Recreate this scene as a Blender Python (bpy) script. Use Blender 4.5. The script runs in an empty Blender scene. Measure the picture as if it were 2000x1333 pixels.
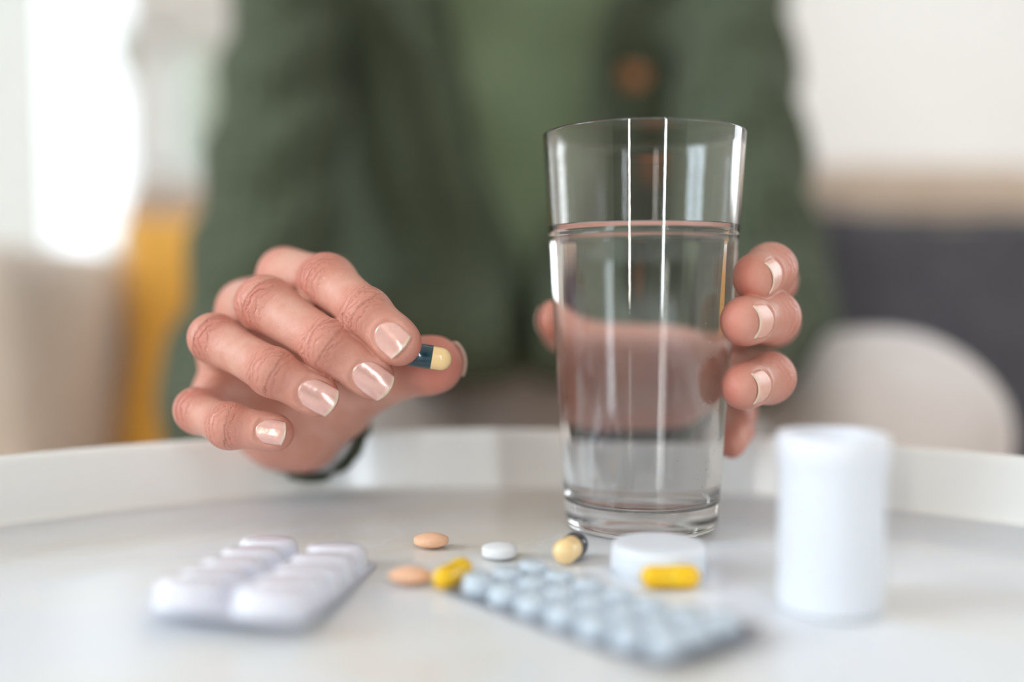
import bpy, bmesh, math, random
import numpy as np
from mathutils import Vector, Matrix
random.seed(4)
R = math.radians
SC = bpy.context.scene
COL = SC.collection

# ------------------------------------------------------------------ camera
F = 1950.0                 # focal length in pixels of the 2000x1333 frame
TZ = 0.46                  # height of the tray floor above the room floor
CZ = TZ + 0.089            # camera height
PITCH = math.atan(101.5 / F)
ROLL = R(0.0)
cd = bpy.data.cameras.new('camera')
cam = bpy.data.objects.new('camera', cd)
COL.objects.link(cam)
cam.location = (0, 0, CZ)
cam.rotation_euler = (math.pi/2 - PITCH, 0, 0)
cd.sensor_width = 36
cd.lens = F / 2000 * 36
cd.clip_start = 0.01
cd.dof.use_dof = True
cd.dof.focus_distance = 0.347
cd.dof.aperture_fstop = 1.6
SC.camera = cam

def P(px, py, d):
    """world point seen at photo pixel (px,py) at distance d in front (world Y)"""
    x = (px - 1000) / F; y = -(py - 666.5) / F
    c, s = math.cos(PITCH), math.sin(PITCH)
    wy = c + y * s; wz = -s + y * c
    k = d / wy
    return np.array([x * k, d, CZ + wz * k])

def G(px, py, z=0.0):
    """world point seen at pixel, on the horizontal plane z above the tray floor"""
    a = P(px, py, 1.0); dz = a[2] - CZ
    k = (TZ + z - CZ) / dz
    return np.array([a[0] * k, k, TZ + z])

# ------------------------------------------------------------------ world, lights, exposure
w = bpy.data.worlds.new('sky'); SC.world = w; w.use_nodes = True
bg = w.node_tree.nodes['Background']
bg.inputs[0].default_value = (0.86, 0.94, 1.0, 1)
bg.inputs[1].default_value = 2.8

def area(name, loc, rot, sx, sy, power, col):
    l = bpy.data.lights.new(name, 'AREA'); l.shape = 'RECTANGLE'; l.size = sx; l.size_y = sy
    l.energy = power; l.color = col
    o = bpy.data.objects.new(name, l); COL.objects.link(o)
    o.location = loc; o.rotation_euler = rot
    return o
# daylight coming in through the room's windows (each lamp stands just outside its opening; the last is an added fill)
area('window_daylight', (-2.78, -0.25, 1.60), (0, R(-90), 0), 1.6, 1.3, 88, (0.74, 0.88, 1.0))
area('window_daylight', (-1.25, -2.78, 1.25), (R(90), 0, 0), 0.20, 2.3, 66, (1.0, 0.94, 0.84))
area('window_daylight', (0.95, -2.78, 1.25), (R(90), 0, 0), 0.22, 2.3, 62, (0.84, 0.93, 1.0))
area('window_daylight', (2.78, 2.0, 1.45), (0, R(90), 0), 1.6, 1.3, 38, (0.93, 0.97, 1.0))  # added fill: brightens the back wall and sofa back from the right

SC.view_settings.view_transform = 'Standard'
SC.view_settings.look = 'None'
SC.view_settings.gamma = 1
SC.view_settings.use_curve_mapping = False
SC.view_settings.exposure = -0.24
cy = SC.cycles
cy.use_denoising = True
cy.max_bounces = 14; cy.diffuse_bounces = 4; cy.glossy_bounces = 6
cy.transmission_bounces = 14; cy.transparent_max_bounces = 12
cy.blur_glossy = 0.6
cy.sample_clamp_indirect = 6

# ------------------------------------------------------------------ materials
def s2l(c):
    c = c / 255.0
    return c / 12.92 if c <= 0.04045 else ((c + 0.055) / 1.055) ** 2.4
def rgb(r, g, b): return (s2l(r), s2l(g), s2l(b), 1)

class M:
    def __init__(s, name, col=None, rough=0.5, **kw):
        s.m = bpy.data.materials.new(name); s.m.use_nodes = True
        s.nt = s.m.node_tree; s.b = s.nt.nodes['Principled BSDF']
        if col: s.b.inputs['Base Color'].default_value = col
        s.b.inputs['Roughness'].default_value = rough
        for k, v in kw.items(): s.b.inputs[k.replace('_', ' ')].default_value = v
    def n(s, t, **kw):
        n = s.nt.nodes.new(t)
        for k, v in kw.items():
            if k in n.inputs.keys(): n.inputs[k].default_value = v
            elif k.replace('_', ' ') in n.inputs.keys(): n.inputs[k.replace('_', ' ')].default_value = v
            else: setattr(n, k, v)
        return n
    def l(s, a, b): s.nt.links.new(a, b)
    def coords(s, scale=(1, 1, 1)):
        tc = s.n('ShaderNodeTexCoord'); mp = s.n('ShaderNodeMapping'); mp.inputs['Scale'].default_value = scale
        s.l(tc.outputs['Object'], mp.inputs[0]); return mp.outputs[0]
    def noise(s, vec, scale, detail=4, rough=0.5, dist=0.0):
        n = s.n('ShaderNodeTexNoise'); n.inputs['Scale'].default_value = scale; n.inputs['Detail'].default_value = detail
        n.inputs['Roughness'].default_value = rough; n.inputs['Distortion'].default_value = dist
        s.l(vec, n.inputs['Vector']); return n.outputs['Fac']
    def ramp(s, fac, stops):
        r = s.n('ShaderNodeValToRGB'); e = r.color_ramp.elements
        while len(e) < len(stops): e.new(0.5)
        for k, (p, c) in enumerate(stops): e[k].position = p; e[k].color = c
        s.l(fac, r.inputs[0]); return r.outputs[0]
    def math(s, op, a, b=None, c=None):
        n = s.n('ShaderNodeMath'); n.operation = op
        for i, v in enumerate((a, b, c)):
            if v is None: continue
            if isinstance(v, (int, float)): n.inputs[i].default_value = v
            else: s.l(v, n.inputs[i])
        return n.outputs[0]
    def bump(s, h, strength=0.3, dist=0.001, normal=None):
        b = s.n('ShaderNodeBump'); b.inputs['Strength'].default_value = strength; b.inputs['Distance'].default_value = dist
        s.l(h, b.inputs['Height'])
        if normal is not None: s.l(normal, b.inputs['Normal'])
        return b.outputs[0]
    def mix(s, fac, a, b):
        n = s.n('ShaderNodeMix'); n.data_type = 'RGBA'
        if isinstance(fac, (int, float)): n.inputs[0].default_value = fac
        else: s.l(fac, n.inputs[0])
        for v, i in ((a, 6), (b, 7)):
            if isinstance(v, tuple): n.inputs[i].default_value = v
            else: s.l(v, n.inputs[i])
        return n.outputs[2]

def fabric(name, c1, c2, scale=40, bs=900, rough=0.9, bump=0.25, sheen=0.3):
    m = M(name, rough=rough, Sheen_Weight=sheen)
    v = m.coords()
    m.l(m.ramp(m.noise(v, scale, 5), [(0.3, c1), (0.7, c2)]), m.b.inputs['Base Color'])
    m.l(m.bump(m.noise(v, bs, 3), bump, 0.001), m.b.inputs['Normal'])
    return m.m

MAT = {}
# painted plaster
def plaster(name, c1, c2):
    m = M(name, rough=0.85); v = m.coords()
    m.l(m.ramp(m.noise(v, 1.4, 4), [(0.3, c1), (0.7, c2)]), m.b.inputs['Base Color'])
    m.l(m.bump(m.noise(v, 160, 4), 0.08, 0.002), m.b.inputs['Normal']); return m.m
MAT['wall'] = plaster('wall_paint', rgb(232, 229, 226), rgb(238, 236, 233))
MAT['wall_front'] = plaster('darkened_wall_paint', rgb(112, 110, 108), rgb(122, 120, 117))  # unseen front wall, darkened to cut pale reflections in the glass
MAT['ceiling'] = plaster('ceiling_paint', rgb(240, 240, 238), rgb(246, 245, 243))
MAT['trim'] = M('white_gloss_paint', rgb(240, 240, 238), 0.35).m
m = M('oak_floor', rough=0.4); v = m.coords((1, 8, 1))
m.l(m.ramp(m.noise(v, 3, 8, 0.6, 0.6), [(0.3, rgb(176, 142, 108)), (0.7, rgb(205, 174, 138))]), m.b.inputs['Base Color'])
MAT['floor'] = m.m
m = M('window_pane', (1, 1, 1, 1), 0.02)
tr = m.n('ShaderNodeBsdfTransparent'); gl = m.n('ShaderNodeBsdfGlossy'); gl.inputs['Roughness'].default_value = 0.02
mx = m.n('ShaderNodeMixShader'); mx.inputs[0].default_value = 0.06
m.l(tr.outputs[0], mx.inputs[1]); m.l(gl.outputs[0], mx.inputs[2])
m.l(mx.outputs[0], m.nt.nodes['Material Output'].inputs[0]); MAT['pane'] = m.m
# sheer curtain
m = M('sheer_curtain', rgb(244, 243, 240), 0.9)
tr = m.n('ShaderNodeBsdfTranslucent'); tr.inputs[0].default_value = rgb(246, 245, 243)
mx = m.n('ShaderNodeMixShader'); mx.inputs[0].default_value = 0.6
m.l(m.b.outputs[0], mx.inputs[1]); m.l(tr.outputs[0], mx.inputs[2])
m.l(mx.outputs[0], m.nt.nodes['Material Output'].inputs[0]); MAT['curtain'] = m.m
MAT['sofa'] = fabric('beige_upholstery', rgb(214, 190, 168), rgb(226, 204, 184), 30, 700)
MAT['sofa_dark'] = fabric('taupe_upholstery', rgb(166, 142, 122), rgb(180, 156, 136), 30, 700)
MAT['sofa_arm'] = fabric('sand_upholstery', rgb(232, 217, 203), rgb(240, 226, 214), 30, 700)
MAT['mustard'] = fabric('mustard_velvet', rgb(200, 140, 40), rgb(222, 162, 62), 20, 800, sheen=0.5)
MAT['charcoal'] = fabric('charcoal_wool', rgb(72, 70, 78), rgb(88, 86, 92), 25, 600)
MAT['navy'] = fabric('slate_blue_linen', rgb(52, 54, 76), rgb(62, 64, 86), 25, 600)
MAT['trousers'] = fabric('stone_trousers', rgb(212, 202, 199), rgb(226, 217, 214), 16, 1200, bump=0.2)
MAT['tee'] = fabric('sage_jersey', rgb(100, 114, 86), rgb(108, 121, 94), 20, 1500, bump=0.15, sheen=0.1)
# openwork knit of the cardigan
m = M('green_knit', rough=0.95, Sheen_Weight=0.06); m.b.inputs['Specular IOR Level'].default_value = 0.15; v = m.coords()
wv = m.n('ShaderNodeTexVoronoi'); wv.inputs['Scale'].default_value = 74; wv.inputs['Randomness'].default_value = 0.25
m.l(v, wv.inputs['Vector'])
hole = m.math('SMOOTH_MIN', wv.outputs['Distance'], 0.6, 0.1)
cc = m.ramp(wv.outputs['Distance'], [(0.08, rgb(34, 41, 32)), (0.38, rgb(88, 97, 78))])
nn = m.noise(v, 9, 5)
m.l(m.mix(m.math('MULTIPLY', nn, 0.5), cc, rgb(68, 72, 58)), m.b.inputs['Base Color'])
b1 = m.bump(wv.outputs['Distance'], 0.9, 0.006)
m.l(m.bump(m.noise(v, 500, 3), 0.4, 0.0015, b1), m.b.inputs['Normal'])
MAT['knit'] = m.m
m = M('horn_button', rough=0.35); v = m.coords()
m.l(m.ramp(m.noise(v, 120, 4), [(0.3, rgb(150, 88, 48)), (0.7, rgb(198, 128, 76))]), m.b.inputs['Base Color']); MAT['button'] = m.m
MAT['shoe'] = M('white_leather', rgb(225, 222, 218), 0.5).m
m = M('brown_hair', rough=0.45); v = m.coords((30, 30, 2))
m.l(m.ramp(m.noise(v, 6, 6), [(0.3, rgb(60, 40, 28)), (0.7, rgb(104, 74, 52))]), m.b.inputs['Base Color'])
m.l(m.bump(m.noise(v, 12, 5), 0.6, 0.004), m.b.inputs['Normal']); MAT['hair'] = m.m
MAT['iris'] = M('brown_iris', rgb(70, 44, 28), 0.1).m
MAT['eye'] = M('eye_white', rgb(236, 232, 228), 0.15).m
# glazed white tray, floor with faint marble veining
m = M('white_lacquer', rgb(242, 242, 239), 0.25, Coat_Weight=0.3, Coat_Roughness=0.08); MAT['lacquer'] = m.m
m = M('pale_marble', rough=0.2, IOR=1.24); v = m.coords()
n1 = m.noise(v, 9, 7, 0.6, 1.4); n2 = m.noise(v, 3.2, 5, 0.55, 2.2)
vein = m.math('ABSOLUTE', m.math('SUBTRACT', n1, 0.5))
base = m.ramp(n2, [(0.34, rgb(232, 235, 242)), (0.50, rgb(235, 236, 237)), (0.66, rgb(232, 225, 214))])
fine = m.ramp(vein, [(0.0, (1, 1, 1, 1)), (0.025, (0, 0, 0, 1))])
m.l(m.mix(m.math('MULTIPLY', fine, 0.35), base, rgb(242, 240, 236)), m.b.inputs['Base Color'])
MAT['marble'] = m.m
MAT['brass'] = M('brushed_brass', rgb(190, 156, 96), 0.3, Metallic=1.0).m
MAT['glass'] = M('clear_glass', (1, 1, 1, 1), 0.0, Transmission_Weight=1.0, IOR=1.5).m
MAT['water'] = M('water', (0.985, 0.995, 1, 1), 0.0, Transmission_Weight=1.0, IOR=1.333).m
MAT['bubble_air'] = M('air_bubble', (1, 1, 1, 1), 0.0, Transmission_Weight=1.0, IOR=0.75).m
MAT['plastic'] = M('white_plastic', rgb(238, 240, 246), 0.35, Subsurface_Weight=0.1, Subsurface_Scale=0.005).m
MAT['teal_shell'] = M('teal_gelatin', rgb(14, 62, 74), 0.14, Coat_Weight=0.6).m
MAT['navy_shell'] = M('navy_gelatin', rgb(26, 30, 52), 0.14, Coat_Weight=0.6).m
MAT['cream_shell'] = M('cream_gelatin', rgb(255, 218, 156), 0.2, Coat_Weight=0.5).m
MAT['yellow_shell'] = M('yellow_gelatin', rgb(255, 200, 0), 0.3, Coat_Weight=0.15, Subsurface_Weight=0.3, Subsurface_Scale=0.004).m
MAT['yellow_shell_light'] = M('light_yellow_gelatin', rgb(255, 208, 40), 0.2, Coat_Weight=0.4).m
def powder(name, c1, c2, rough=0.55):
    m = M(name, rough=rough); v = m.coords()
    m.l(m.ramp(m.noise(v, 1400, 4), [(0.3, c1), (0.75, c2)]), m.b.inputs['Base Color'])
    m.l(m.bump(m.noise(v, 2200, 3), 0.15, 0.0004), m.b.inputs['Normal']); return m.m
MAT['peach'] = powder('peach_tablet_coating', rgb(246, 190, 152), rgb(250, 202, 168))
MAT['white_pill'] = powder('white_tablet_coating', rgb(238, 240, 242), rgb(248, 248, 250))
m = M('aluminium_foil', rgb(150, 156, 168), 0.36, Metallic=0.85); v = m.coords()
m.l(m.bump(m.noise(v, 260, 4), 0.25, 0.0008), m.b.inputs['Normal']); MAT['foil'] = m.m
MAT['pocket'] = M('cloudy_blister_plastic', rgb(210, 222, 232), 0.25, Coat_Weight=0.5).m
MAT['white_sheet'] = M('white_blister_sheet', rgb(222, 224, 236), 0.4).m
MAT['white_pocket'] = M('milky_blister_plastic', rgb(236, 236, 246), 0.25, Coat_Weight=0.5, Subsurface_Weight=0.2, Subsurface_Scale=0.004).m
MAT['leaf'] = fabric('hedge_leaves', rgb(128, 130, 112), rgb(150, 152, 134), 12, 60, bump=0.8)
MAT['lawn'] = fabric('lawn', rgb(120, 140, 90), rgb(150, 165, 115), 4, 90)
m = M('terrace_stone', rough=0.8); v = m.coords()
m.l(m.ramp(m.noise(v, 6, 5), [(0.3, rgb(190, 186, 178)), (0.7, rgb(214, 210, 202))]), m.b.inputs['Base Color']); MAT['stone'] = m.m

# skin driven by attributes: 'red' (flush), 'wm' (crease mask), 'wr' (crease coordinate, mm)
def skin(name, base, flush, pale):
    m = M(name, rough=0.42, Subsurface_Weight=0.16, Subsurface_Scale=0.004)
    m.b.inputs['Subsurface Radius'].default_value = (1.0, 0.32, 0.2)
    m.b.inputs['Specular IOR Level'].default_value = 0.45
    v = m.coords()
    red = m.n('ShaderNodeAttribute'); red.attribute_name = 'red'
    wm = m.n('ShaderNodeAttribute'); wm.attribute_name = 'wm'
    wr = m.n('ShaderNodeAttribute'); wr.attribute_name = 'wr'
    lat = m.n('ShaderNodeAttribute'); lat.attribute_name = 'lat'
    n1 = m.noise(v, 130, 5, 0.6)
    n3 = m.noise(v, 420, 3)
    c = m.mix(m.ramp(n1, [(0.35, (0, 0, 0, 1)), (0.7, (1, 1, 1, 1))]), base, pale)
    c = m.mix(m.math('MULTIPLY', red.outputs['Fac'], m.math('MULTIPLY_ADD', n1, 0.8, 0.55)), c, flush)
    m.l(c, m.b.inputs['Base Color'])
    # creases across the joints: wandering parallel lines of uneven depth
    wob = m.noise(v, 260, 3, 0.6)
    wob2 = m.noise(v, 700, 2)
    ph = m.math('ADD', m.math('MULTIPLY', wr.outputs['Fac'], 2.6), m.math('MULTIPLY', m.math('SUBTRACT', wob, 0.5), 13.0))
    sn = m.math('SINE', ph)
    line = m.math('POWER', m.math('MULTIPLY_ADD', sn, 0.5, 0.5), 3.0)
    line = m.math('MULTIPLY', line, m.math('MULTIPLY_ADD', wob2, 1.6, -0.2))
    cre = m.math('MULTIPLY', m.math('MULTIPLY', line, wm.outputs['Fac']), -1.0)
    b1 = m.bump(cre, 0.9, 0.0010)
    # fine skin cells
    vo = m.n('ShaderNodeTexVoronoi'); vo.feature = 'DISTANCE_TO_EDGE'; vo.inputs['Scale'].default_value = 1150
    m.l(v, vo.inputs['Vector'])
    e = m.math('MINIMUM', vo.outputs['Distance'], 0.12)
    b2 = m.bump(e, 0.45, 0.0008, b1)
    b3 = m.bump(m.noise(v, 330, 4, 0.6), 0.22, 0.0012, b2)
    m.l(b3, m.b.inputs['Normal'])
    rr = m.math('MULTIPLY_ADD', n3, 0.18, 0.32); m.l(rr, m.b.inputs['Roughness'])
    return m.m
MAT['skin'] = skin('skin', rgb(212, 158, 136), rgb(206, 116, 98), rgb(224, 182, 164))
def nail_mat(name, c, rough=0.22, met=0.0, coat=.9):
    m = M(name, rough=rough, Coat_Weight=coat, Coat_Roughness=0.07, Metallic=met)
    m.b.inputs['Subsurface Weight'].default_value = 0.1
    m.b.inputs['Subsurface Scale'].default_value = 0.003
    at = m.n('ShaderNodeAttribute'); at.attribute_name = 'tip'
    v = m.coords()
    c1 = m.mix(m.noise(v, 500, 3), c, tuple(min(1, q * 1.25) for q in c[:3]) + (1,))
    m.l(m.mix(m.ramp(at.outputs['Fac'], [(0.91, (0, 0, 0, 1)), (0.97, (1, 1, 1, 1))]), c1, rgb(236, 208, 186)), m.b.inputs['Base Color'])
    m.l(m.bump(m.noise(v, 300, 2), 0.12, 0.0008), m.b.inputs['Normal'])
    return m.m
MAT['nail'] = nail_mat('pearl_nail_polish', rgb(226, 176, 164), 0.2, 0.25)
MAT['nail2'] = nail_mat('natural_nail', rgb(228, 172, 154), 0.42, 0.0, 0.12)

# ------------------------------------------------------------------ object helpers
def tag(o, label=None, cat=None, group=None, kind=None):
    if label: o['label'] = label
    if cat: o['category'] = cat
    if group: o['group'] = group
    if kind: o['kind'] = kind
    return o
def empty(name, loc, label, cat, group=None, rot=(0, 0, 0)):
    o = bpy.data.objects.new(name, None); COL.objects.link(o)
    o.location = loc; o.rotation_euler = rot
    o.empty_display_size = 0.02
    return tag(o, label, cat, group)
def mesh_obj(name, verts, faces, mat, parent=None, smooth=True, loc=None, rot=None):
    me = bpy.data.meshes.new(name)
    me.from_pydata([tuple(map(float, q)) for q in verts], [], [tuple(map(int, f)) for f in faces])
    me.update()
    return link(name, me, mat, parent, smooth, loc, rot)
def link(name, me, mat, parent=None, smooth=True, loc=None, rot=None):
    if smooth is True: me.polygons.foreach_set('use_smooth', [True] * len(me.polygons))
    me.materials.append(MAT[mat] if isinstance(mat, str) else mat)
    o = bpy.data.objects.new(name, me); COL.objects.link(o)
    if parent: o.parent = parent
    if loc is not None: o.location = loc
    if rot is not None: o.rotation_euler = rot
    return o
def bm_obj(name, bm, mat, parent=None, smooth=True, loc=None, rot=None, angle=None):
    me = bpy.data.meshes.new(name); bmesh.ops.recalc_face_normals(bm, faces=bm.faces); bm.to_mesh(me); bm.free()
    o = link(name, me, mat, parent, smooth, loc, rot)
    if angle: me.set_sharp_from_angle(angle=R(angle))
    return o
def box_bm(x0, x1, y0, y1, z0, z1, bev=0.0, seg=2, bm=None):
    bm = bm or bmesh.new()
    r = bmesh.ops.create_cube(bm, size=1)
    bmesh.ops.scale(bm, vec=(x1 - x0, y1 - y0, z1 - z0), verts=r['verts'])
    bmesh.ops.translate(bm, vec=((x0 + x1) / 2, (y0 + y1) / 2, (z0 + z1) / 2), verts=r['verts'])
    if bev:
        es = list({e for v in r['verts'] for e in v.link_edges})
        bmesh.ops.bevel(bm, geom=es, offset=bev, segments=seg, affect='EDGES', profile=0.5)
    return bm
def lathe(prof, n=64, closed=False):
    """prof: list of (r,z). returns verts, faces"""
    V = []; Fc = []; m = len(prof)
    rings = []
    for r, z in prof:
        if r < 1e-7: rings.append([len(V)]); V.append((0, 0, z))
        else:
            rings.append(list(range(len(V), len(V) + n)))
            for k in range(n):
                a = 2 * math.pi * k / n; V.append((r * math.cos(a), r * math.sin(a), z))
    pairs = [(i, i + 1) for i in range(m - 1)] + ([(m - 1, 0)] if closed else [])
    for i, j in pairs:
        A, B = rings[i], rings[j]
        for k in range(n):
            k2 = (k + 1) % n
            if len(A) == 1 and len(B) == 1: continue
            if len(A) == 1: Fc.append((A[0], B[k2], B[k]))
            elif len(B) == 1: Fc.append((A[k], A[k2], B[0]))
            else: Fc.append((A[k], A[k2], B[k2], B[k]))
    return V, Fc
def lathe_obj(name, prof, mat, parent=None, n=64, loc=None, rot=None, closed=False, angle=None):
    V, Fc = lathe(prof, n, closed)
    me = bpy.data.meshes.new(name); me.from_pydata(V, [], Fc)
    bm = bmesh.new(); bm.from_mesh(me); bmesh.ops.recalc_face_normals(bm, faces=bm.faces); bm.to_mesh(me); bm.free()
    o = link(name, me, mat, parent, True, loc, rot)
    if angle: me.set_sharp_from_angle(angle=R(angle))
    return o
def arc(cx, cz, r, a0, a1, n):
    return [(cx + r * math.cos(R(a0 + (a1 - a0) * k / n)), cz + r * math.sin(R(a0 + (a1 - a0) * k / n))) for k in range(n + 1)]

# ------------------------------------------------------------------ distance-field modelling
def norm(v): v = np.asarray(v, float); return v / np.linalg.norm(v)
def cap(X, a, b, r1, r2, n=None, k=1.0):
    a = np.asarray(a, np.float32); b = np.asarray(b, np.float32); ba = b - a
    q = X - a
    t = np.clip((q @ ba) / float(ba @ ba), 0, 1)
    q = q - t[..., None] * ba
    d2 = np.einsum('...i,...i', q, q)
    if n is not None:
        wn = q @ np.asarray(n, np.float32); d2 = d2 + (k * k - 1) * wn * wn
    return np.sqrt(d2) - (r1 + (r2 - r1) * t)
def ell(X, c, r, rot=None):
    q = X - np.asarray(c, np.float32)
    if rot is not None: q = q @ np.asarray(rot, np.float32)
    r = np.asarray(r, np.float32)
    k0 = np.linalg.norm(q / r, axis=-1); k1 = np.linalg.norm(q / (r * r), axis=-1)
    return k0 * (k0 - 1) / np.maximum(k1, 1e-6)
def smin(a, b, k):
    h = np.clip(0.5 + 0.5 * (b - a) / k, 0, 1)
    return b + (a - b) * h - k * h * (1 - h)
def smax(a, b, k): return -smin(-a, -b, k)
def nets(fn, lo, hi, h):
    """surface nets: mesh the zero level of fn inside the box lo..hi"""
    lo = np.asarray(lo, float); hi = np.asarray(hi, float)
    n = np.ceil((hi - lo) / h).astype(int) + 1
    ax = [(lo[i] + h * np.arange(n[i])).astype(np.float32) for i in range(3)]
    vol = np.empty(n, np.float32)
    step = max(1, int(600000 / (n[1] * n[2])))
    for i in range(0, n[0], step):
        g = np.stack(np.meshgrid(ax[0][i:i + step], ax[1], ax[2], indexing='ij'), -1)
        vol[i:i + step] = fn(g)
    ins = vol < 0
    c = np.zeros(tuple(n - 1), np.int8)
    for dx in (0, 1):
        for dy in (0, 1):
            for dz in (0, 1):
                c += ins[dx:n[0] - 1 + dx, dy:n[1] - 1 + dy, dz:n[2] - 1 + dz]
    act = np.argwhere((c > 0) & (c < 8))
    idx = -np.ones(tuple(n - 1), np.int64); idx[tuple(act.T)] = np.arange(len(act))
    acc = np.zeros((len(act), 3)); cnt = np.zeros(len(act))
    corners = [(0,0,0),(1,0,0),(0,1,0),(1,1,0),(0,0,1),(1,0,1),(0,1,1),(1,1,1)]
    val = {q: vol[act[:, 0] + q[0], act[:, 1] + q[1], act[:, 2] + q[2]] for q in corners}
    for p in corners:
        for a in range(3):
            if p[a] == 1: continue
            q = list(p); q[a] = 1; q = tuple(q)
            v0, v1 = val[p], val[q]; m = (v0 < 0) != (v1 < 0)
            t = np.where(m, v0 / np.where(m, v0 - v1, 1), 0)
            pt = np.tile(np.array(p, float), (len(act), 1)); pt[:, a] = t
            acc[m] += pt[m]; cnt[m] += 1
    V = lo + h * (act + acc / cnt[:, None])
    Q = []
    for a in range(3):
        b, d = (a + 1) % 3, (a + 2) % 3
        sl0 = [slice(None)] * 3; sl1 = [slice(None)] * 3
        sl0[a] = slice(0, n[a] - 1); sl1[a] = slice(1, n[a])
        s0 = ins[tuple(sl0)]; s1 = ins[tuple(sl1)]
        e = np.argwhere(s0 != s1)
        e = e[(e[:, b] > 0) & (e[:, d] > 0) & (e[:, b] < n[b] - 1) & (e[:, d] < n[d] - 1)]
        def ci(db, dd):
            q = e.copy(); q[:, b] -= db; q[:, d] -= dd; return idx[tuple(q.T)]
        quad = np.stack([ci(1, 1), ci(0, 1), ci(0, 0), ci(1, 0)], 1)
        flip = ~s0[tuple(e.T)]
        quad[flip] = quad[flip][:, ::-1]
        Q.append(quad)
    Q = np.concatenate(Q); Q = Q[(Q >= 0).all(1)]
    return V.astype(np.float32), Q
def np_mesh(name, V, Q):
    me = bpy.data.meshes.new(name)
    me.vertices.add(len(V)); me.vertices.foreach_set('co', np.asarray(V, np.float32).ravel())
    me.loops.add(len(Q) * 4); me.loops.foreach_set('vertex_index', Q.ravel().astype(np.int32))
    me.polygons.add(len(Q)); me.polygons.foreach_set('loop_start', (np.arange(len(Q)) * 4).astype(np.int32))
    me.update(calc_edges=True); me.validate()
    me.polygons.foreach_set('use_smooth', np.ones(len(me.polygons), bool))
    return me

exec_order = 'structure first, then objects'
# ================================================================== THE ROOM
X0, X1, Y0, Y1, ZH = -2.6, 2.6, -2.6, 3.6, 2.6
def st(o): o['kind'] = 'structure'; return o
st(bm_obj('floor', box_bm(X0 - .2, X1 + .2, Y0 - .2, Y1 + .2, -0.1, 0), 'floor', smooth=False))
st(bm_obj('ceiling', box_bm(X0 - .2, X1 + .2, Y0 - .2, Y1 + .2, ZH, ZH + .1), 'ceiling', smooth=False))
def wall(name, axis, pos, thick, a0, a1, holes):
    """wall plane normal to axis ('x' or 'y'), spanning a0..a1, with rectangular holes (u0,u1,z0,z1)"""
    bm = bmesh.new()
    us = sorted({a0, a1} | {q for hh in holes for q in hh[:2]})
    for i in range(len(us) - 1):
        u0, u1 = us[i], us[i + 1]; um = (u0 + u1) / 2
        zz = [(0, ZH)]
        for hh in holes:
            if hh[0] < um < hh[1]:
                new = []
                for z0, z1 in zz:
                    if hh[2] > z0: new.append((z0, hh[2]))
                    if hh[3] < z1: new.append((hh[3], z1))
                zz = new
        for z0, z1 in zz:
            if axis == 'y': box_bm(u0, u1, pos, pos + thick, z0, z1, bm=bm)
            else: box_bm(pos, pos + thick, u0, u1, z0, z1, bm=bm)
    bmesh.ops.remove_doubles(bm, verts=bm.verts, dist=1e-5)
    return st(bm_obj(name, bm, 'wall_front' if name == 'wall_front' else 'wall', smooth=False))
WB = [(-2.45, -1.345, 0.05, 2.35), (-1.29, -0.62, 0.92, 1.47)]
wall('wall_back', 'y', Y1, 0.15, X0 - .2, X1 + .2, WB)
WF = [(-1.37, -1.13, 0.08, 2.42), (0.82, 1.08, 0.08, 2.42)]
wall('wall_front', 'y', Y0 - .15, 0.15, X0 - .2, X1 + .2, WF)
WL = [(-0.90, 0.40, 0.80, 2.40)]
wall('wall_left', 'x', X0 - .15, 0.15, Y0, Y1, WL)
WR = [(1.35, 2.65, 0.65, 2.25)]  # opening made for the added fill light
wall('wall_right', 'x', X1, 0.15, Y0, Y1, WR)
def window(name, axis, pos, hole, nm=2, rail=None):
    u0, u1, z0, z1 = hole; bm = bmesh.new(); w_ = 0.05; t = 0.06
    def bar(a, b, c, d, bev=0.006):
        if axis == 'y': box_bm(a, b, pos + .04, pos + .04 + t, c, d, bev, 1, bm)
        else: box_bm(pos + .04, pos + .04 + t, a, b, c, d, bev, 1, bm)
    bar(u0, u0 + w_, z0, z1); bar(u1 - w_, u1, z0, z1); bar(u0, u1, z0, z0 + w_); bar(u0, u1, z1 - w_, z1)
    for k in range(1, nm):
        c = u0 + (u1 - u0) * k / nm; bar(c - .025, c + .025, z0, z1)
    o = st(bm_obj(name, bm, 'trim', smooth=False))
    bm = bmesh.new()
    if axis == 'y': box_bm(u0 + .01, u1 - .01, pos + .066, pos + .07, z0 + .01, z1 - .01, bm=bm)
    else: box_bm(pos + .066, pos + .07, u0 + .01, u1 - .01, z0 + .01, z1 - .01, bm=bm)
    bm_obj('pane', bm, 'pane', o, smooth=False)
    return o
window('window_1', 'y', Y1, WB[0], 2)
window('window_2', 'y', Y1, WB[1], 2)
window('window_3', 'y', Y0 - .15, WF[0], 1)
window('window_4', 'y', Y0 - .15, WF[1], 1)
window('window_5', 'x', X0 - .15, WL[0], 2)
window('fill_window_6', 'x', X1, WR[0], 1)  # unseen window added to let light onto the back wall
for nm, b in (('baseboard_back', (X0, X1, Y1 - .015, Y1)), ('baseboard_left', (X0, X0 + .015, Y0, Y1)), ('baseboard_right', (X1 - .015, X1, Y0, Y1)), ('baseboard_front', (X0, X1, Y0, Y0 + .015))):
    st(bm_obj(nm, box_bm(*b, 0, 0.09 if nm != 'baseboard_back' else 0.05, 0.003, 1), 'trim', smooth=False))
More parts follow.
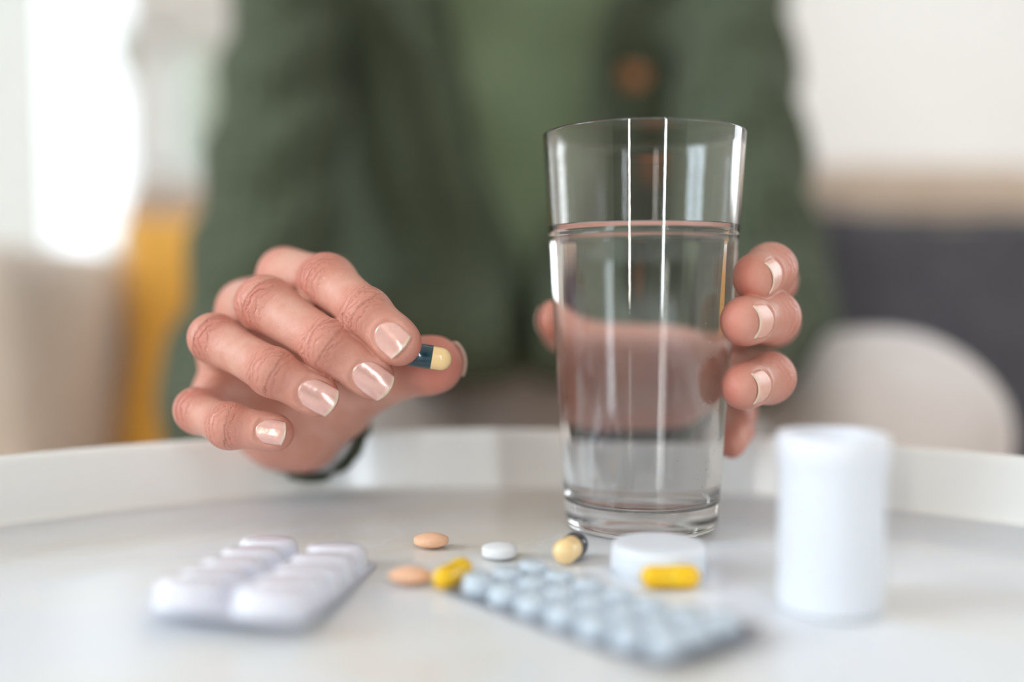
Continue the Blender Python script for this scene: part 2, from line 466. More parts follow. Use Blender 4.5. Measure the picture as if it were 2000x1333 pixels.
# outside: terrace, lawn and a clipped hedge seen blurred through the panes
st(bm_obj('terrace', box_bm(-9, 9, Y1 + .2, Y1 + 2.6, -0.2, -0.1), 'stone', smooth=False))
tag(bm_obj('lawn', box_bm(-14, 14, Y1 + 2.6, Y1 + 16, -0.25, -0.12), 'lawn', smooth=False), kind='structure')
def hedge_fn(X):
    d = np.maximum(np.abs(X[..., 0] + 2.0) - 1.15, np.maximum(np.abs(X[..., 1] - 8.6) - .5, np.abs(X[..., 2] - 1.2) - 1.4))
    return d - .12 * np.sin(X[..., 0] * 5 + 2 * X[..., 2]) * np.sin(X[..., 2] * 6 + X[..., 1] * 3)
V, Q = nets(hedge_fn, (-3.5, 7.8, -.4), (-.5, 9.4, 2.9), 0.1)
o = link('garden_hedge', np_mesh('garden_hedge', V, Q), 'leaf')
tag(o, 'pale green clipped hedge in the garden beyond the small window', 'hedge')

# sheer curtain over the tall window at the back left
def curtain(x0, x1, y, z0, z1, amp=.035, wl=.11):
    nx = int((x1 - x0) / .008); nz = 14; V = []; Fc = []
    for j in range(nz + 1):
        z = z0 + (z1 - z0) * j / nz
        for i in range(nx + 1):
            x = x0 + (x1 - x0) * i / nx
            V.append((x, y + amp * math.sin(x * 2 * math.pi / wl + .6 * math.sin(z * 2)) * (.5 + .5 * (1 - j / nz)), z))
    for j in range(nz):
        for i in range(nx):
            a = j * (nx + 1) + i; Fc.append((a, a + 1, a + nx + 2, a + nx + 1))
    return V, Fc
ct = empty('sheer_curtain', (-2.06, Y1 - .12, 2.42), 'white sheer curtain hanging in folds over the tall bright window at left', 'curtain')
V, Fc = curtain(-.46, .46, 0, -2.38, 0)
cl = mesh_obj('cloth', V, Fc, 'curtain', ct)
bm = bmesh.new(); bmesh.ops.create_cone(bm, cap_ends=True, segments=16, radius1=.012, radius2=.012, depth=1.5, matrix=Matrix.Translation((.1, 0, .015)) @ Matrix.Rotation(R(90), 4, 'Y'))
bm_obj('curtain_rod', bm, 'brass', ct)

# ================================================================== SOFA AND CUSHIONS
def pillow_fn(hw, hh, th, puff=1.0):
    """local pillow: width along x, height along z, thickness along y"""
    def f(X):
        u = np.clip(np.abs(X[..., 0]) / hw, 0, 1.2); v = np.clip(np.abs(X[..., 2]) / hh, 0, 1.2)
        prof = np.clip(1 - u ** 2.6, 0.0, 1) ** .45 * np.clip(1 - v ** 2.6, 0.0, 1) ** .45
        t = th * (0.12 + .88 * prof)
        q = np.stack([np.abs(X[..., 0]) - hw + .02 * (1 - v), np.abs(X[..., 2]) - hh + .02 * (1 - u)], -1)
        dxy = np.linalg.norm(np.maximum(q, 0), axis=-1) + np.minimum(np.maximum(q[..., 0], q[..., 1]), 0)
        return smax(dxy, (np.abs(X[..., 1]) - t) * .7, .012)
    return f
def pillow(name, loc, rot, hw, hh, th, mat, label, cat='cushion', h=.008, group=None):
    V, Q = nets(pillow_fn(hw, hh, th), (-hw - .03, -th - .03, -hh - .03), (hw + .03, th + .03, hh + .03), h)
    e = empty(name, loc, label, cat, group, rot)
    link('cover', np_mesh('cover', V, Q), mat, e)
    # piped seam round the edge
    pts = []
    for k in range(96):
        a = 2 * math.pi * k / 96; c, s_ = math.cos(a), math.sin(a); n = 7
        r = (abs(c) ** n + abs(s_) ** n) ** (-1 / n)
        pts.append(Vector((r * c * (hw - .006), 0, r * s_ * (hh - .006))))
    tube('piping', pts, [.004] * len(pts), mat, e, closed=True)
    return e
def tube(name, pts, rad, mat, parent=None, n=8, closed=False):
    pts = [Vector(map(float, p)) for p in pts]; V = []; Fc = []; m = len(pts)
    up = Vector((0, 0, 1)); prev = None
    for i, p in enumerate(pts):
        a = pts[(i - 1) % m] if (closed or i > 0) else p
        b = pts[(i + 1) % m] if (closed or i < m - 1) else p
        t = (b - a).normalized()
        if prev is None:
            x = t.cross(up); x = t.cross(Vector((0, 1, 0))) if x.length < .1 else x
        else: x = prev - t * prev.dot(t)
        x.normalize(); y = t.cross(x); prev = x
        for k in range(n):
            g = 2 * math.pi * k / n; V.append(p + (x * math.cos(g) + y * math.sin(g)) * rad[i])
    for i in range(m if closed else m - 1):
        j = (i + 1) % m
        for k in range(n): Fc.append((i * n + k, i * n + (k + 1) % n, j * n + (k + 1) % n, j * n + k))
    if not closed: Fc.append(tuple(range(n))[::-1]); Fc.append(tuple((m - 1) * n + k for k in range(n)))
    return mesh_obj(name, V, Fc, mat, parent)
def rbox(name, x0, x1, y0, y1, z0, z1, bev, mat, parent, seg=6):
    return bm_obj(name, box_bm(x0, x1, y0, y1, z0, z1, bev, seg), mat, parent)

sofa = empty('sofa', (0.1, 1.15, 0), 'low beige sofa with square arms that the person sits on', 'sofa')
sx, sy = -0.1, -1.15        # sofa parts are written in room coordinates and shifted to the base
def sp(name, x0, x1, y0, y1, z0, z1, bev, mat): return rbox(name, x0 + sx, x1 + sx, y0 + sy, y1 + sy, z0, z1, bev, mat, sofa)
sp('base', -0.70, 0.86, 0.80, 1.46, 0.09, 0.235, .02, 'sofa_dark')
sp('seat_cushion', -0.40, 0.135, 0.76, 1.20, 0.23, 0.365, .035, 'sofa')
sp('seat_cushion', 0.145, 0.67, 0.76, 1.20, 0.23, 0.365, .035, 'sofa')
sp('back_frame', -0.53, 0.84, 1.34, 1.46, 0.25, 0.690, .03, 'sofa_dark')
sp('back_cushion', -0.385, 0.135, 1.20, 1.335, 0.365, 0.66, .045, 'sofa')
sp('back_cushion', 0.145, 0.655, 1.18, 1.335, 0.365, 0.70, .045, 'sofa')
sp('armrest', -0.74, -0.425, 0.84, 1.44, 0.25, 0.592, .055, 'sofa_arm')
sp('armrest', 0.68, 0.88, 0.84, 1.44, 0.25, 0.600, .05, 'sofa_arm')
for x in (-.6, .8):
    for y in (.9, 1.38): lathe_obj('leg', [(0, 0), (.016, 0), (.024, .09), (0, .09)], 'brass', sofa, 16, loc=(x + sx, y + sy, 0))
pillow('throw_cushion', (-.262, 1.10, .475), (R(-14), 0, R(3)), .175, .165, .05, 'mustard', 'mustard yellow cushion leaning on the sofa back beside the left armrest')
pillow('throw_cushion', (.47, 1.06, .482), (R(-14), 0, R(-4)), .170, .155, .05, 'charcoal', 'charcoal grey cushion leaning on the sofa back at far right')
pillow('throw_cushion', (.31, 1.155, .510), (R(-9), 0, R(2)), .14, .135, .032, 'navy', 'slate blue cushion between the person and the charcoal cushion')

# ================================================================== TRAY TABLE
TR = 0.29; TCY = 0.157; RIM = 0.0255
tt = empty('tray_table', (0, TCY, 0), 'round white tray table with raised rim and pale marbled top', 'table')
lathe_obj('tabletop', [(0, TZ - .006), (TR + .0005, TZ - .006), (TR + .0005, TZ - .0005), (TR - .0005, TZ), (TR * .66, TZ), (TR * .33, TZ), (0, TZ)], 'marble', tt, 160, angle=30)
prof = [(TR - .004, TZ - .014), (TR + .006, TZ - .014)] + arc(TR + .004, TZ + RIM - .003, .003, 0, 180, 8)[0:] + [(TR + .0005, TZ + .004), (TR - .001, TZ + .0006), (TR - .004, TZ + .0002)]
lathe_obj('rim', prof, 'lacquer', tt, 160, closed=True, angle=50)
lathe_obj('apron', [(TR - .03, TZ - .03), (TR - .02, TZ - .03), (TR - .02, TZ - .0135), (TR - .03, TZ - .0135)], 'lacquer', tt, 96, closed=True, angle=40)
for k in range(4):
    a = R(45 + 90 * k); c_, s_ = math.cos(a), math.sin(a)
    tube('leg', [(c_ * .255, s_ * .255, TZ - .02), (c_ * .27, s_ * .27, .02), (c_ * .272, s_ * .272, 0)], [.011, .009, .009], 'lacquer', tt, 12)

# ================================================================== GLASS OF WATER
GP = P(1252, 1030, 0.373); GX, GY = GP[0], 0.373
H_G = 0.1462
def g_out(z): return .0283 + (.0372 - .0283) * (z / H_G) ** .92
WALL = .0014
gl_e = empty('water_glass', (GX, GY, TZ + .0002), 'clear tapered drinking glass held upright on the tray', 'glass')
prof = [(0, .0012), (.021, .0010), (.0235, 0)] + [(g_out(.0032) - .0026 + .0026 * math.sin(R(q)), .0030 - .0030 * math.cos(R(q))) for q in (0, 20, 40, 60, 80, 90)]
for k in range(1, 26):
    z = .0032 + (H_G - .0008 - .0032) * k / 25; prof.append((g_out(z), z))
prof += arc(g_out(H_G) - WALL / 2, H_G - .0008, WALL / 2, 15, 165, 6)
BZ = .0098
for k in range(0, 26):
    z = H_G - .0008 - (H_G - .0008 - BZ - .003) * k / 25
    prof.append((g_out(z) - WALL - .0006 * (1 - z / H_G), z))
ri = g_out(BZ + .003) - WALL - .0006
prof += [(ri - .0004, BZ + .0018), (ri - .0014, BZ + .0008), (ri - .003, BZ + .0002), (ri - .008, BZ), (0, BZ)]
lathe_obj('tumbler', prof, 'glass', gl_e, 160)
WZ = CZ - TZ + (565 - 448) / F * GY     # water level above the tray floor
def g_in(z): return g_out(z) - WALL - .0006 * (1 - z / H_G)
wp = [(0, BZ - .0001), (ri - .008, BZ - .0001), (ri - .0029, BZ + .0001), (ri - .0013, BZ + .0007), (ri - .0003, BZ + .0017)]
for k in range(0, 24):
    z = BZ + .003 + (WZ + .0008 - BZ - .003) * k / 23; wp.append((g_in(z) + .00008, z))
rw = g_in(WZ)
wp += [(rw - .0003, WZ + .0004), (rw - .0009, WZ + .00012), (rw - .0022, WZ), (rw * .5, WZ), (0, WZ)]
wt = lathe_obj('water', wp, 'water', None, 160, loc=(GX, GY, TZ + .0002))
tag(wt, 'still clear water filling the tumbler to three quarters', 'water')

bm = bmesh.new()
for k in range(170):
    a_ = R(random.gauss(-38, 16)); z_ = min(.085, max(.016, random.gauss(.048, .018))); q_ = random.uniform(.00010, .00026)
    r_ = g_in(z_) - q_ - .0003
    s_ = bmesh.ops.create_icosphere(bm, subdivisions=1, radius=q_)
    bmesh.ops.translate(bm, vec=(r_ * math.cos(a_), r_ * math.sin(a_), z_), verts=s_['verts'])
bb = bm_obj('air_bubbles', bm, 'bubble_air', wt); bb['kind'] = 'stuff'

# ================================================================== TABLETS AND CAPSULES
def tablet(label, px, py, w, th, ax=1.0, mat='peach', dome=.55, rz=0, tilt=(0, 0), group=None):
    c = G(px, py); r = w / 2; e = th * (1 - dome) / 2
    prof = [(0, -th / 2)]
    for k in range(1, 9):
        a = k / 8; prof.append((r * .97 * a, -e - (th / 2 - e) * (1 - a ** 2.1)))
    prof += [(r, -e * .75), (r, e * .75)]
    for k in range(8, 0, -1):
        a = k / 8; prof.append((r * .97 * a, e + (th / 2 - e) * (1 - a ** 2.1)))
    prof.append((0, th / 2))
    o = lathe_obj('tablet', prof, mat, None, 48, loc=(c[0], c[1] + r * .8, TZ + th / 2 + .0002), rot=(tilt[0], tilt[1], rz))
    o.scale = (1, ax, 1)
    return tag(o, label, 'pill', group)
tablet('peach oval tablet, the farther of the two peach ones', 840, 1079, .0120, .0052, .78, 'peach', .6)
tablet('peach oval tablet, the nearer one, touching the slanted yellow capsule', 797, 1152, .0127, .0052, .80, 'peach', .7)
tablet('small white round tablet lying between the peach tablet and the dark capsule', 975, 1099, .0116, .0048, 1.0, 'white_pill', .42)

def capsule(label, c, axis, length, r, m1, m2, split=.5, group=None):
    """two-piece capsule: body (m1) at the start of the axis, slightly wider cap (m2) at its end"""
    axis = Vector(map(float, axis)).normalized()
    e = empty('capsule', tuple(map(float, c)), label, 'pill', group)
    e.rotation_mode = 'QUATERNION'; e.rotation_quaternion = axis.to_track_quat('Z', 'Y')
    L = length / 2; zs = -L + length * split
    prof = [(0, -L)] + [(r * .955 * math.sin(R(q)), -L + r * .955 * (1 - math.cos(R(q)))) for q in range(10, 91, 10)] + [(r * .955, zs + .0008), (0, zs + .0008)]
    lathe_obj('shell_body', prof, m1, e, 40, angle=50)
    prof = [(0, zs), (r - .0002, zs), (r, zs + .0002), (r, L - r)] + [(r * math.cos(R(q)), L - r + r * math.sin(R(q))) for q in range(10, 90, 10)] + [(0, L)]
    lathe_obj('shell_cap', prof, m2, e, 40, angle=50)
    return e
a = P(790, 690, .3515); b = P(864, 702, .3525); ax = norm(b - a)
capsule('dark teal and cream capsule pinched between index finger and thumb', b - ax * (.0180 / 2 - .0022 - .0010), -ax, .0182, .0043, 'cream_shell', 'teal_shell', .385)
a = G(862, 1158, 0); b = G(905, 1135, 0)
c = (a + b) / 2
capsule('yellow capsule lying at a slant between peach tablet and foil strip', (c[0], c[1] + .001, TZ + .0037), (b[0] - a[0], b[1] - a[1], 0.0), .0176, .0035, 'yellow_shell', 'yellow_shell', .55)
a = G(1104, 1108, 0); capsule('cream and dark navy capsule pointing at the glass, cream end towards the viewer', (a[0] + .0020, a[1] + .0062, TZ + .0045), (.42, .9, .0), .0175, .0043, 'cream_shell', 'navy_shell', .52)
a = G(1310, 1151, 0); capsule('bright yellow capsule lying crosswise in front of the white cap', (a[0], a[1] + .0002, TZ + .0036), (1, .02, 0), .0178, .0034, 'yellow_shell', 'yellow_shell', .5)

# ================================================================== WHITE CAP AND BOTTLE
cpx = G(1300, 1150)
ce = empty('bottle_cap', (cpx[0], cpx[1] + .0150, TZ), 'round white screw cap lying behind the bright yellow capsule', 'cap')
CR, CH = .0144, .0100
prof = [(0, CH)] + [(CR * .6, CH)] + [(CR - .0012 + .0012 * math.sin(R(q)), CH - .0012 + .0012 * math.cos(R(q))) for q in (0, 30, 60, 90)] + [(CR, .0), (CR - .0012, .0), (CR - .0012, CH - .002), (0, CH - .002)]
lathe_obj('lid', prof, 'plastic', ce, 72, angle=50)
bm = bmesh.new()
for k in range(60):
    a = 2 * math.pi * k / 60
    r = bmesh.ops.create_cone(bm, cap_ends=True, segments=6, radius1=.00035, radius2=.00035, depth=CH - .003)
    bmesh.ops.translate(bm, vec=(CR * math.cos(a), CR * math.sin(a), (CH - .003) / 2 + .0005), verts=r['verts'])
g = bm_obj('grip_ribs', bm, 'plastic', ce); g['kind'] = 'stuff'
bpx = P(1620, 1205, 0.2755)
be = empty('pill_bottle', (bpx[0], 0.2755, TZ), 'plain white plastic pill bottle without its cap, standing at right', 'bottle')
BR, BH = .0143, .0492
prof = [(0, .0008), (BR - .004, .0006), (BR - .0022, 0), (BR - .0006, .0006), (BR, .0022), (BR, BH - .0100), (BR + .0002, BH - .0096), (BR + .0002, BH - .0092),
        (BR + .0006, BH - .0088), (BR + .0008, BH - .002)] + [(BR + .0008 - .0014 + .0014 * math.cos(R(q)), BH - .0014 + .0014 * math.sin(R(q))) for q in (15, 40, 65, 90)] + \
       [(BR - .0022, BH), (BR - .0024, BH - .001), (BR - .0024, .003), (0, .0025)]
lathe_obj('body', prof, 'plastic', be, 96, angle=45)

# ================================================================== BLISTER STRIPS
def blister(label, A, U, Vd, L, W, nu, nv, pr, ph, el, sheet, pocket, lift=None, mu=.008, mv=.008, zoff=.0004, rnd=0, tilt=None):
    """A corner, U unit along length, Vd unit across; pockets are children"""
    U = np.array([U[0], U[1], 0.]); U /= np.linalg.norm(U); Vd = np.array([Vd[0], Vd[1], 0.]); Vd /= np.linalg.norm(Vd)
    e = empty('blister_pack', (A[0], A[1], TZ), label, 'blister pack')
    def pos(u, v, z=0):
        q = U * u + Vd * v; zz = zoff + z + (lift(u / L, v / W) if lift else 0)
        return (q[0], q[1], zz)
    NU, NV = 36, 16; Vv = []; Fc = []
    for s_ in (0, 1):
        for i in range(NU + 1):
            for j in range(NV + 1):
                u = L * i / NU; v = W * j / NV; rr = .004        # rounded corners
                du = max(rr - u, u - (L - rr), 0); dv = max(rr - v, v - (W - rr), 0)
                if du > 0 and dv > 0:
                    m_ = max(du, dv); hyp = math.hypot(du, dv); k = m_ / hyp
                    u += (du - du * k) * (1 if u < L / 2 else -1); v += (dv - dv * k) * (1 if v < W / 2 else -1)
                Vv.append(pos(u, v, .0004 * s_))
    NN = (NU + 1) * (NV + 1)
    for i in range(NU):
        for j in range(NV):
            a_ = i * (NV + 1) + j; b_ = a_ + NV + 1
            Fc.append((a_, a_ + 1, b_ + 1, b_)); Fc.append((a_ + NN, b_ + NN, b_ + 1 + NN, a_ + 1 + NN))
    edge = [i * (NV + 1) for i in range(NU + 1)] + [NU * (NV + 1) + j for j in range(1, NV + 1)] + [i * (NV + 1) + NV for i in range(NU - 1, -1, -1)] + [j for j in range(NV - 1, 0, -1)]
    for k in range(len(edge)):
        p, q = edge[k], edge[(k + 1) % len(edge)]; Fc.append((p, q, q + NN, p + NN))
    sh = mesh_obj('foil_sheet', Vv, Fc, sheet, e); sh.data.set_sharp_from_angle(angle=R(40))
    prof = [(pr * 1.08, 0), (pr, .0003)] + [(pr * (.84 + .16 * math.cos(R(q))) if False else pr * (1 - .30 * (q / 90) ** 2.2), ph * math.sin(R(q)) ** .8) for q in (15, 30, 45, 60, 75)] + [(pr * .45, ph * 1.0), (0, ph * 1.02)]
    PV, PF = lathe(prof, 28); first = None
    ang = math.atan2(U[1], U[0]); k = 0
    for i in range(nu):
        for j in range(nv):
            u = mu + (L - 2 * mu) * (i / (nu - 1)); v = mv + (W - 2 * mv) * (j / (nv - 1))
            p0 = pos(u, v, .0004)
            if first is None:
                first = mesh_obj('blister_pocket', PV, PF, pocket, e); me = first.data; o = first
            else:
                o = bpy.data.objects.new('blister_pocket', me); COL.objects.link(o); o.parent = e
            pu = pos(u + .001, v, .0004); slope = math.atan2(pu[2] - p0[2], .001)
            o.location = p0; o.rotation_euler = (0, -slope, ang); o.scale = (1, el, 1 + .06 * rnd * random.uniform(-1, 1))
    return e
ca = G(858, 1156)
blister('silver foil strip with rows of small round pockets in front of the white cap', ca, (.66, -.75), (.75, .66), .0875, .038, 7, 3, .0046, .0040, 1.0, 'foil', 'pocket',
        lift=lambda u, v: .0022 * max(0, u - .62) ** 2 * 10 + .0008 * max(0, .15 - u) * 10)
ca = G(262, 1224)
blister('white blister strip with two rows of large milky pockets at left', ca, (.0100, .081), (.047, -.0165), .077, .050, 5, 2, .0070, .0068, 1.45, 'white_sheet', 'white_pocket',
        lift=lambda u, v: .0042 * (1 - u) ** 2 + .0012 * v * (1 - u), mu=.0095, mv=.0125)

# ================================================================== THE PERSON
person = empty('person', (0, 1.0, 0), 'person in green cardigan and sage tee pinching a capsule and holding the water glass', 'person')
PO = np.array([0, 1.0, 0])
def plink(name, V, Q, mat, parent=None):
    me = np_mesh(name, V - PO.astype(np.float32), Q)
    return link(name, me, mat, parent or person)

def make_hand(J, palm, wrist_chain, dors, nails_cfg, nail_mat_name, name, lo_pad=.018, h=.0006, kweb=.007, extra=None, kj=.0022):
    """J: finger -> [(point, radius) x4 from knuckle to tip]; palm: list of tapered capsules"""
    fingers = {}
    for f, js in J.items():
        pts = [np.asarray(p, float) for p, r in js]; rad = [r for p, r in js]
        n = norm(dors[f]); segs = []
        for i in range(len(pts) - 1):
            a = norm(pts[i + 1] - pts[i]); nb = norm(n - a * (n @ a)); segs.append((pts[i], pts[i + 1], rad[i], rad[i + 1], a, nb))
        fingers[f] = segs
    def finger(X, f):
        segs = fingers[f]; d = None
        for i, (a, b, r1, r2, ax, nb) in enumerate(segs):
            last = i == len(segs) - 1
            if last: q = cap(X, a, b, r1, r2, nb, 1.10)
            else:
                q = cap(X, a, b, r1, r2)
                # phalanx waist: a little slimmer between the joints
                t = np.clip(((X - a.astype(np.float32)) @ ax.astype(np.float32)) / np.linalg.norm(b - a), 0, 1)
                q = q + .0006 * np.sin(np.pi * t) ** 2
            d = q if d is None else smin(d, q, kj)
        # knuckle swelling on the dorsal side of the joints
        for i in range(1, len(segs)):
            a, b, r1, r2, ax, nb = segs[i]
            nb0 = segs[i - 1][5]; nm = norm(nb + nb0)
            k = .0016 if i == 1 else .0006
            d = smin(d, ell(X, a + nm * (r1 * .22 + (k - .0008)), (r1 * .93,) * 3), .003)
        # pulp of the fingertip on the palm side
        a, b, r1, r2, ax, nb = segs[-1]
        d = smin(d, np.linalg.norm(X - (b - ax * .003 - nb * r2 * .16).astype(np.float32), axis=-1) - r2 * .95, .003)
        if f in nails_cfg:
            c = nails_cfg[f]; L, W, off = c['L'], c['W'], c['off']
            sd = np.cross(ax, nb)
            q = X - (b + ax * off).astype(np.float32)
            u = q @ ax.astype(np.float32); v = q @ sd.astype(np.float32); wv = q @ nb.astype(np.float32)
            e = (np.abs(u) / (L / 2 + .0004)) ** 3.2 + (np.abs(v) / (W / 2 + .0004)) ** 3.2
            msk = np.clip((1.12 - e) / .35, 0, 1) * (wv > 0)
            ridge = np.exp(-((e - 1.5) / .55) ** 2) * (wv > 0) * np.clip(.5 - u / L * 1.4, 0, 1)
            d = d + .00045 * msk - .00028 * ridge
        return d
    allp = [p for js in J.values() for p, r in js] + [q for c in palm for q in (c[0], c[1])]
    lo = np.min(allp, 0) - lo_pad; hi = np.max(allp, 0) + lo_pad
    def fn(X):
        d = None
        for a, b, r1, r2, n, k in palm:
            q = cap(X, a, b, r1, r2, n, k); d = q if d is None else smin(d, q, .010)
        tot = d
        for f in J:
            # evaluate each finger only near its own bones
            g = finger(X, f)
            tot = smin(tot, smin(d, g, kweb), .0007)
        if extra is not None: tot = extra(X, tot)
        return tot
    V, Q = nets(fn, lo, hi, h)
    # attributes
    N = len(V); best = np.full(N, 1e9); red = np.zeros(N); wm = np.zeros(N); wr = np.zeros(N); lt = np.zeros(N)
    for f, segs in fingers.items():
        for i, (a, b, r1, r2, ax, nb) in enumerate(segs):
            L = np.linalg.norm(b - a); q = V - a; t0 = q @ ax; t = np.clip(t0 / L, 0, 1)
            wv = q - t[:, None] * (b - a); dist = np.linalg.norm(wv, axis=1) - (r1 + (r2 - r1) * t)
            m = dist < best
            dn = np.clip((wv @ nb) / np.maximum(np.linalg.norm(wv, axis=1), 1e-6), -1, 1)
            sd = np.cross(ax, nb); lat = (wv @ sd) * 1000
            # signed distance along the finger to the nearest joint (mm)
            s0 = t0 * 1000; s1 = (t0 - L) * 1000
            near0 = np.abs(s0) < np.abs(s1)
            if i == len(segs) - 1: near0 = np.ones(N, bool)
            s = np.where(near0, s0, s1)
            jt = np.where(near0, i, i + 1)            # joint number (1 middle knuckle, 2 end knuckle)
            wd = np.where(jt == 1, 6.5, np.where(jt == 2, 4.2, 7.0))
            amp = np.where(jt == 1, 1.0, np.where(jt == 2, .75, .25))
            ds = np.clip((dn + .05) / .55, 0, 1)
            M_ = amp * np.exp(-(s / wd) ** 2) * (.12 + .88 * ds)
            W_ = s + np.where(s > 0, 1, -1) * .035 * lat ** 2 * -1
            rd = .55 * np.where(jt == 1, 1, .7) * np.exp(-(s / 8) ** 2) * ds + .25
            if i == len(segs) - 1:
                rd = rd + np.clip(t0 / L - .2, 0, 1) * (.22 + .30 * (1 - ds))
            best[m] = dist[m]; wm[m] = M_[m]; wr[m] = W_[m]; red[m] = rd[m]; lt[m] = lat[m]
    far = best > .004
    wm[far] *= np.clip(1 - (best[far] - .004) / .006, 0, 1)
    # the palm side is flushed a little
    red[far] = .38 + (red[far] - .38) * np.clip(1 - (best[far] - .004) / .008, 0, 1)
    nails = []
    for f, c in nails_cfg.items():
        a, b, r1, r2, ax, nb = fingers[f][-1]
        L, W, off = c['L'], c['W'], c['off']; sd = np.cross(ax, nb)
        NU, NV = 22, 18; vs = []; tips = []
        Ld = np.linalg.norm(b - a)
        for top in (1, 0):
            for i in range(NU + 1):
                uu = -1 + 2 * i / NU
                for j in range(NV + 1):
                    vv = -1 + 2 * j / NV
                    # superellipse outline: rounded cuticle, squarer free edge
                    lim = (1 - abs(vv) ** 2.2 * (.58 if uu < 0 else c.get('sq', .22)))
                    u = uu * lim * L / 2
                    wd = 1 - .10 * max(0, -uu) ** 2 - (.05 * max(0, uu) ** 2)
                    phi = math.asin(min(.97, abs(vv) * wd * (W / 2) / (r2 * 1.02))) * (1 if vv > 0 else -1)
                    t = min(1, max(0, (off + u + Ld) / Ld))
                    rr = (r1 + (r2 - r1) * t) + (.00005 if top else -.0005)
                    base = b + ax * (off + u)
                    drop = max(0, off + u) ** 2 * c.get('curl', 16)
                    nn = math.cos(phi) * rr / 1.10; ss = math.sin(phi) * rr
                    vs.append(base + nb * (nn - drop) + sd * ss - PO); tips.append((uu + 1) / 2 + .03 * (1 - vv * vv))
        NN = (NU + 1) * (NV + 1); fs = []
        for i in range(NU):
            for j in range(NV):
                p = i * (NV + 1) + j; q = p + NV + 1
                fs.append((p, q, q + 1, p + 1)); fs.append((p + NN, p + 1 + NN, q + 1 + NN, q + NN))
        edge = [i * (NV + 1) for i in range(NU + 1)] + [NU * (NV + 1) + j for j in range(1, NV + 1)] + [i * (NV + 1) + NV for i in range(NU - 1, -1, -1)] + [j for j in range(NV - 1, 0, -1)]
        for k in range(len(edge)):
            p, q = edge[k], edge[(k + 1) % len(edge)]; fs.append((p, p + NN, q + NN, q))
        nails.append((vs, fs, tips))
    return V, Q, dict(red=red, wm=wm, wr=wr, lat=lt), nails, nail_mat_name

pieces = []      # (V, Q, attrs) all joined into the one body mesh
# ---- her right hand (left in the photo), pinching the capsule
D = lambda px, py, d, r: (P(px, py, d), r)
view = np.array([0, -1, .0])
RH = {
 'index': [D(556, 536, .396, .0108), D(643, 553, .3675, .0101), D(717, 612, .3495, .0085), D(779, 671, .3440, .0079)],
 'middle': [D(478, 600, .398, .0106), D(524, 597, .366, .0103), D(640, 675, .3475, .0087), D(727, 737, .3475, .0078)],
 'ring': [D(440, 680, .402, .0095), D(426, 665, .366, .0090), D(534, 728, .3460, .0082), D(621, 774, .3460, .0073)],
 'pinky': [D(428, 772, .398, .0085), D(388, 806, .368, .0078), D(450, 833, .3510, .0078), D(539, 846, .3490, .0064)],
 'thumb': [D(640, 800, .405, .0130), D(660, 790, .400, .0125), D(770, 722, .3810, .0118), D(850, 712, .3700, .0106)],
}
WR = P(578, 792, .450); CR_ = P(590, 838, .412)
palmR = [
 (P(600, 800, .435), P(562, 552, .405), .015, .0105, None, 1), (P(585, 815, .430), P(482, 610, .405), .015, .0105, None, 1),
 (P(560, 830, .425), P(442, 686, .402), .014, .0105, None, 1), (P(545, 845, .415), P(428, 772, .398), .0135, .0095, None, 1),
 (P(600, 842, .408), P(655, 795, .400), .0135, .0128, None, 1), (P(540, 845, .405), P(590, 850, .408), .0125, .0125, None, 1),
 (P(585, 815, .425), WR, .0160, .0175, None, 1)]
up_v = np.array([-.25, -1, .22])
dR = {'index': up_v, 'middle': up_v, 'ring': np.array([-.1, -1, .25]), 'pinky': np.array([0, -1, .2]), 'thumb': np.array([.25, 1, .1])}
nR = {'index': dict(L=.0120, W=.0110, off=-.0008), 'middle': dict(L=.0144, W=.0114, off=.0008), 'ring': dict(L=.0138, W=.0110, off=.0006), 'pinky': dict(L=.0106, W=.0088, off=.0000),
      'thumb': dict(L=.0140, W=.0140, off=.0012, curl=14)}
V, Q, A, nailsR, nmR = make_hand(RH, palmR, None, dR, nR, 'nail', 'right')
pieces.append((V, Q, A))

# ---- her left hand (right in the photo), wrapped round the glass
def gl_push(p, r, press=.0006):
    """move a fingertip outwards until it just touches the glass"""
    p = np.array(p, float); z = p[2] - TZ; rad = g_out(max(0, z)); v = p[:2] - np.array([GX, GY]); L = np.linalg.norm(v)
    need = rad + r - press
    if L < need: p[:2] = np.array([GX, GY]) + v / L * need
    return p
LH = {
 'index': [D(1395, 610, .438, .0100), D(1500, 545, .402, .0092), D(1503, 526, .3690, .0084), D(1466, 543, .3560, .0082)],
 'middle': [D(1395, 665, .440, .0100), D(1504, 625, .400, .0092), D(1508, 620, .3640, .0086), D(1447, 628, .3480, .0084)],
 'ring': [D(1385, 720, .440, .0095), D(1492, 735, .400, .0090), D(1500, 738, .3650, .0084), D(1452, 756, .3490, .0080)],
 'pinky': [D(1372, 772, .436, .0085), D(1434, 806, .412, .0070), D(1434, 838, .396, .0064), D(1429, 866, .388, .0060)],
 'thumb': [D(1215, 720, .452, .0130), D(1190, 695, .447, .0125), D(1110, 640, .432, .0100), D(1084, 628, .4020, .0082)],
}
for f in LH:
    for i in (1, 2, 3):
        p, r = LH[f][i]; LH[f][i] = (gl_push(p, r), r)
WL_ = P(1300, 720, .500)
palmL = [
 (P(1290, 700, .468), P(1395, 610, .440), .0150, .0105, None, 1), (P(1295, 715, .468), P(1395, 665, .442), .0150, .0105, None, 1),
 (P(1295, 730, .466), P(1385, 720, .442), .0145, .0105, None, 1), (P(1290, 750, .462), P(1372, 772, .438), .0135, .0100, None, 1),
 (P(1255, 745, .462), P(1195, 700, .450), .0145, .0130, None, 1), (P(1230, 690, .460), P(1330, 640, .450), .0110, .0110, None, 1),
 (P(1290, 715, .470), WL_, .0185, .0180, None, 1)]
